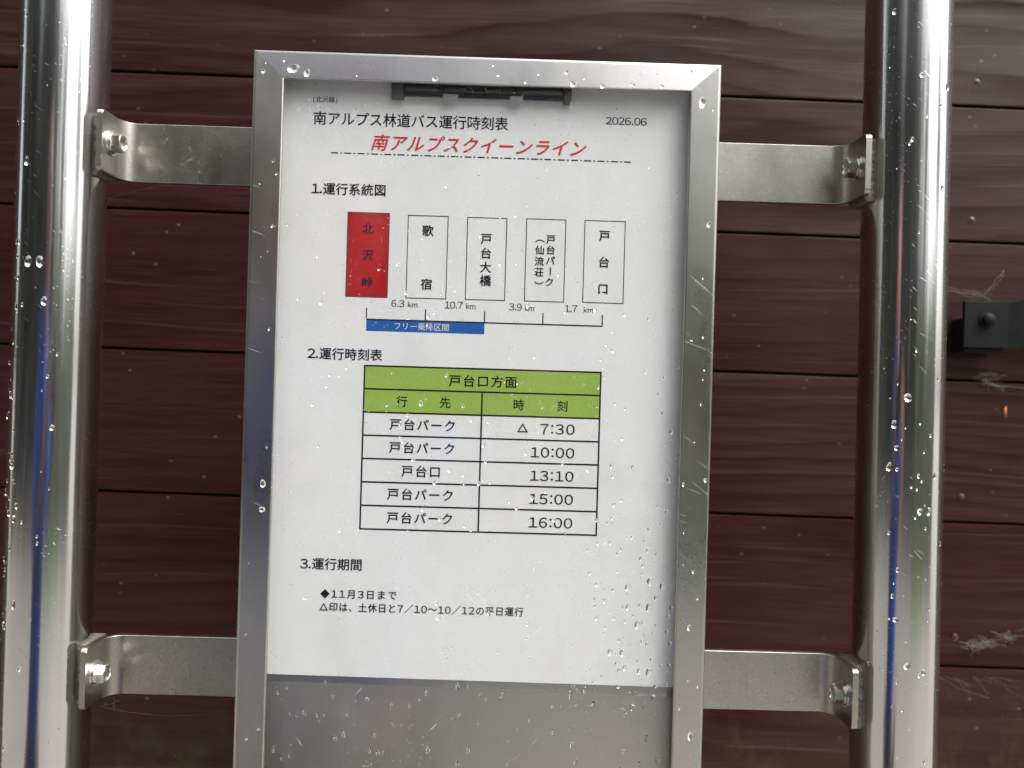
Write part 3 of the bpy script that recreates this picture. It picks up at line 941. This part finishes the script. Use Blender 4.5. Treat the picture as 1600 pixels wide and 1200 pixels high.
# ------------------------------------------------------------------ what stands behind the phone: woods, shrubs, the photographer
def leaves(name, n, az0, az1, r0, r1, z0, ztop, size, mat, seed, gaps=.35):
    q = random.Random(seed)
    v, f = [], []
    made = 0
    cl = []
    for _ in range(int(n / 60)):
        az = R(q.uniform(az0, az1)); rr = q.uniform(r0, r1)
        top = ztop * (.72 + .28 * math.sin(az * 7 + seed)) * q.uniform(.8, 1.1)
        cl.append((math.sin(az) * rr, -.4 - math.cos(az) * rr, q.uniform(z0, top), q.uniform(.35, .9)))
    for (cx, cy, cz, cr) in cl:
        for _ in range(60):
            a_ = Vector((q.gauss(0, 1), q.gauss(0, 1), q.gauss(0, 1))).normalized() * cr * q.uniform(.4, 1)
            c = Vector((cx, cy, max(.05, cz + a_.z * .7))) + Vector((a_.x, a_.y, 0))
            e = Euler((q.uniform(0, 6.28), q.uniform(0, 6.28), q.uniform(0, 6.28))).to_matrix()
            s_ = size * q.uniform(.6, 1.4)
            k = len(v)
            v += [c + e @ Vector((-s_, 0, 0)), c + e @ Vector((0, -s_ * .45, .1 * s_)), c + e @ Vector((s_, 0, 0)), c + e @ Vector((0, s_ * .45, .1 * s_))]
            f.append((k, k + 1, k + 2, k + 3))
    o = from_py(name, v, f, mat)
    return o
tag(leaves('woodland', 34000, -84, 13, 7.5, 11.5, .1, 9.0, .32, M['leaf_dark'], 3), 'dark green woodland across the clearing behind the photographer', 'woodland', kind='stuff')
tag(leaves('shrubbery', 6500, 13, 71, 7, 10, .1, 5.6, .24, M['leaf_light'], 5), 'lighter green shrubbery at the edge of the grass', 'shrubbery', kind='stuff')
for k in range(7):
    az = R(-80 + k * 14 + random.uniform(-4, 4)); rr = random.uniform(7.5, 9.5)
    t = empty('tree', (math.sin(az) * rr, -.4 - math.cos(az) * rr, 0), 'tall slender forest tree standing in the dark woodland', 'tree', 'trees in the woodland')
    bm = bmesh.new()
    pts = [(random.uniform(-.08, .08) * i, random.uniform(-.08, .08) * i, i * 1.0) for i in range(7)]
    tube(bm, pts, [.16, .14, .125, .11, .09, .07, .03], 10)
    for i in range(3, 6):
        d = Vector((random.uniform(-1, 1), random.uniform(-1, 1), .6))
        tube(bm, [Vector(pts[i]), Vector(pts[i]) + d * .7, Vector(pts[i]) + d * 1.3 + Vector((0, 0, .2))], [.05, .035, .012], 6)
    from_bm('trunk', bm, M['bark'], t, True)
    v, f = [], []
    for _ in range(700):
        c = Vector((random.gauss(0, .7), random.gauss(0, .7), random.uniform(3.4, 6.6)))
        e = Euler((random.uniform(0, 6), random.uniform(0, 6), 0)).to_matrix(); s_ = random.uniform(.12, .26); n = len(v)
        v += [c + e @ Vector((-s_, 0, 0)), c + e @ Vector((0, -s_ * .4, .02)), c + e @ Vector((s_, 0, 0)), c + e @ Vector((0, s_ * .4, .02))]
        f.append((n, n + 1, n + 2, n + 3))
    from_py('crown', v, f, M['leaf_dark'], t)

def skin_mesh(name, verts, radii, edges_, mat, parent, sub=2, root=0):
    me = D.meshes.new(name)
    me.from_pydata([tuple(q) for q in verts], edges_, [])
    me.update()
    o = link(name, me, mat, parent)
    md = o.modifiers.new('skin', 'SKIN')
    md.use_smooth_shade = True
    for i, r_ in enumerate(radii):
        sv = me.skin_vertices[0].data[i]
        sv.radius = r_ if isinstance(r_, tuple) else (r_, r_)
        sv.use_root = (i == root)
    sb = o.modifiers.new('sub', 'SUBSURF'); sb.levels = sb.render_levels = sub
    return o
PX, PY = -.255, -.62
person = empty('person', (PX, PY, 0), 'person in a blue rain jacket holding a phone up towards the stand', 'person')
class Sk:
    def __init__(s): s.v, s.r, s.e = [], [], []
    def add(s, p, r_, frm=None):
        p = Vector(p)
        if p.y < -.48 and p.z > .2: p.z += .12 * min(1, p.z / .8)
        s.v.append(p - Vector((PX, PY, 0))); s.r.append(r_)
        if frm is not None: s.e.append((frm, len(s.v) - 1))
        return len(s.v) - 1
HX, HY = -.215, -.56
b = Sk()                                   # body: trunk, neck, head, arms, hands, fingers and legs, one surface
pel = b.add((PX, PY, .90), (.11, .09))
bel = b.add((PX, PY + .005, 1.06), (.105, .085), pel)
che = b.add((PX + .005, PY + .01, 1.24), (.115, .09), bel)
nk0 = b.add((PX + .02, PY + .03, 1.375), (.058, .058), che)
nk1 = b.add((HX - .02, HY - .045, 1.435), (.050, .052), nk0)
hd0 = b.add((HX, HY - .01, 1.49), (.062, .072), nk1)
hd1 = b.add((HX, HY - .005, 1.545), (.074, .090), hd0)
hd2 = b.add((HX, HY - .01, 1.60), (.062, .080), hd1)
nose = b.add((HX + .012, HY + .092, 1.525), .010, hd1)
for s_, hx_, wx in ((-1, -.150, -.165), (1, .030, .055)):
    sh = b.add((PX + s_ * .13, PY + .01, 1.325), .046, che)
    el = b.add((PX + s_ * .150 + (.05 if s_ > 0 else 0), PY + .09, 1.13), .036, sh)
    wr_ = b.add((wx, -.475, 1.385), .024, el)
    pm = b.add((hx_ + s_ * .012, -.437, 1.432), (.032, .016), wr_)
    for k in range(4):                      # fingers fold across the back of the phone
        zz = 1.462 - k * .019
        ln_ = (.9, 1.0, .95, .75)[k]
        f0 = b.add((hx_ + s_ * .010, -.420, zz), .0088, pm)
        f1 = b.add((hx_ + s_ * .002, -.399, zz + .004), .0082, f0)
        f2 = b.add((hx_ - s_ * .022 * ln_, -.3965, zz + .006), .0074, f1)
        b.add((hx_ - s_ * .040 * ln_, -.3975, zz + .006), .0062, f2)
    th0 = b.add((hx_ - s_ * .004, -.432, 1.418), .0105, pm)
    th1 = b.add((hx_ - s_ * .022, -.4225, 1.420), .0095, th0)
    b.add((hx_ - s_ * .042, -.4205, 1.426), .0080, th1)
for s_ in (-1, 1):
    hp = b.add((PX + s_ * .085, PY, .84), .085, pel)
    kn = b.add((PX + s_ * .095, PY + .02, .47), .055, hp)
    ak = b.add((PX + s_ * .10, PY - .015, .09), .036, kn)
    b.add((PX + s_ * .11, PY + .11, .035), (.036, .026), ak)
skin_mesh('body', b.v, b.r, b.e, M['skin'], person)
j = Sk()                                   # jacket
j0 = j.add((PX, PY, .80), (.150, .125)); j1 = j.add((PX, PY, .98), (.140, .115), j0)
j2 = j.add((PX + .005, PY + .01, 1.20), (.145, .115), j1); j3 = j.add((PX + .02, PY + .02, 1.37), (.085, .08), j2)
for s_, wx in ((-1, -.165), (1, .055)):
    a0 = j.add((PX + s_ * .135, PY + .01, 1.325), .064, j2)
    a1 = j.add((PX + s_ * .150 + (.05 if s_ > 0 else 0), PY + .09, 1.125), .054, a0)
    j.add((PX + s_ * .15 + .82 * (wx - PX - s_ * .15), PY + .09 + .82 * (-.475 - PY - .09), 1.125 + .82 * .26), .040, a1)
skin_mesh('jacket', j.v, j.r, j.e, M['jacket'], person)
q = Sk()
q0 = q.add((PX, PY, .88), (.150, .115))
for s_ in (-1, 1):
    q1 = q.add((PX + s_ * .09, PY, .80), .105, q0); q2 = q.add((PX + s_ * .097, PY + .02, .47), .075, q1); q.add((PX + s_ * .10, PY - .01, .10), .062, q2)
skin_mesh('trousers', q.v, q.r, q.e, M['trousers'], person)
for s_ in (-1, 1):
    z_ = Sk(); a0 = z_.add((PX + s_ * .10, PY - .04, .055), (.045, .045)); a1 = z_.add((PX + s_ * .105, PY + .06, .048), (.046, .040), a0); z_.add((PX + s_ * .112, PY + .15, .036), (.042, .028), a1)
    skin_mesh('shoe', z_.v, z_.r, z_.e, M['shoe'], person)
z_ = Sk(); a0 = z_.add((HX, HY - .055, 1.50), (.066, .05)); a1 = z_.add((HX, HY - .035, 1.58), (.082, .082), a0); z_.add((HX, HY - .01, 1.632), (.062, .078), a1)
skin_mesh('hair', z_.v, z_.r, z_.e, M['hair'], person)
for s_ in (-1, 1):
    bm = bmesh.new(); bmesh.ops.create_uvsphere(bm, u_segments=12, v_segments=8, radius=.010)
    bm.transform(Matrix.Translation((HX + .006 + s_ * .031 - PX, HY + .078 - PY, 1.668)))
    from_bm('eye', bm, M['lens'], person, True)
bm = bmesh.new()
box(bm, -.140, .022, -.4115, -.4035, CZ - .045, CZ + .033, .0035, 3)
ph = from_bm('phone', bm, M['phone'], None, 40)
tag(ph, 'dark phone held sideways in both hands in front of the stand', 'phone')
for lx, lz in ((0, 0), (0, -.026), (-.022, -.013)):
    bm = bmesh.new(); lathe(bm, [(.0085, 0), (.0085, .0022), (.0070, .0026), (.0001, .0022)], (0, 1, 0), (lx, -.4034, CZ + lz), 24)
    from_bm('lens', bm, M['lens'], ph, 40)
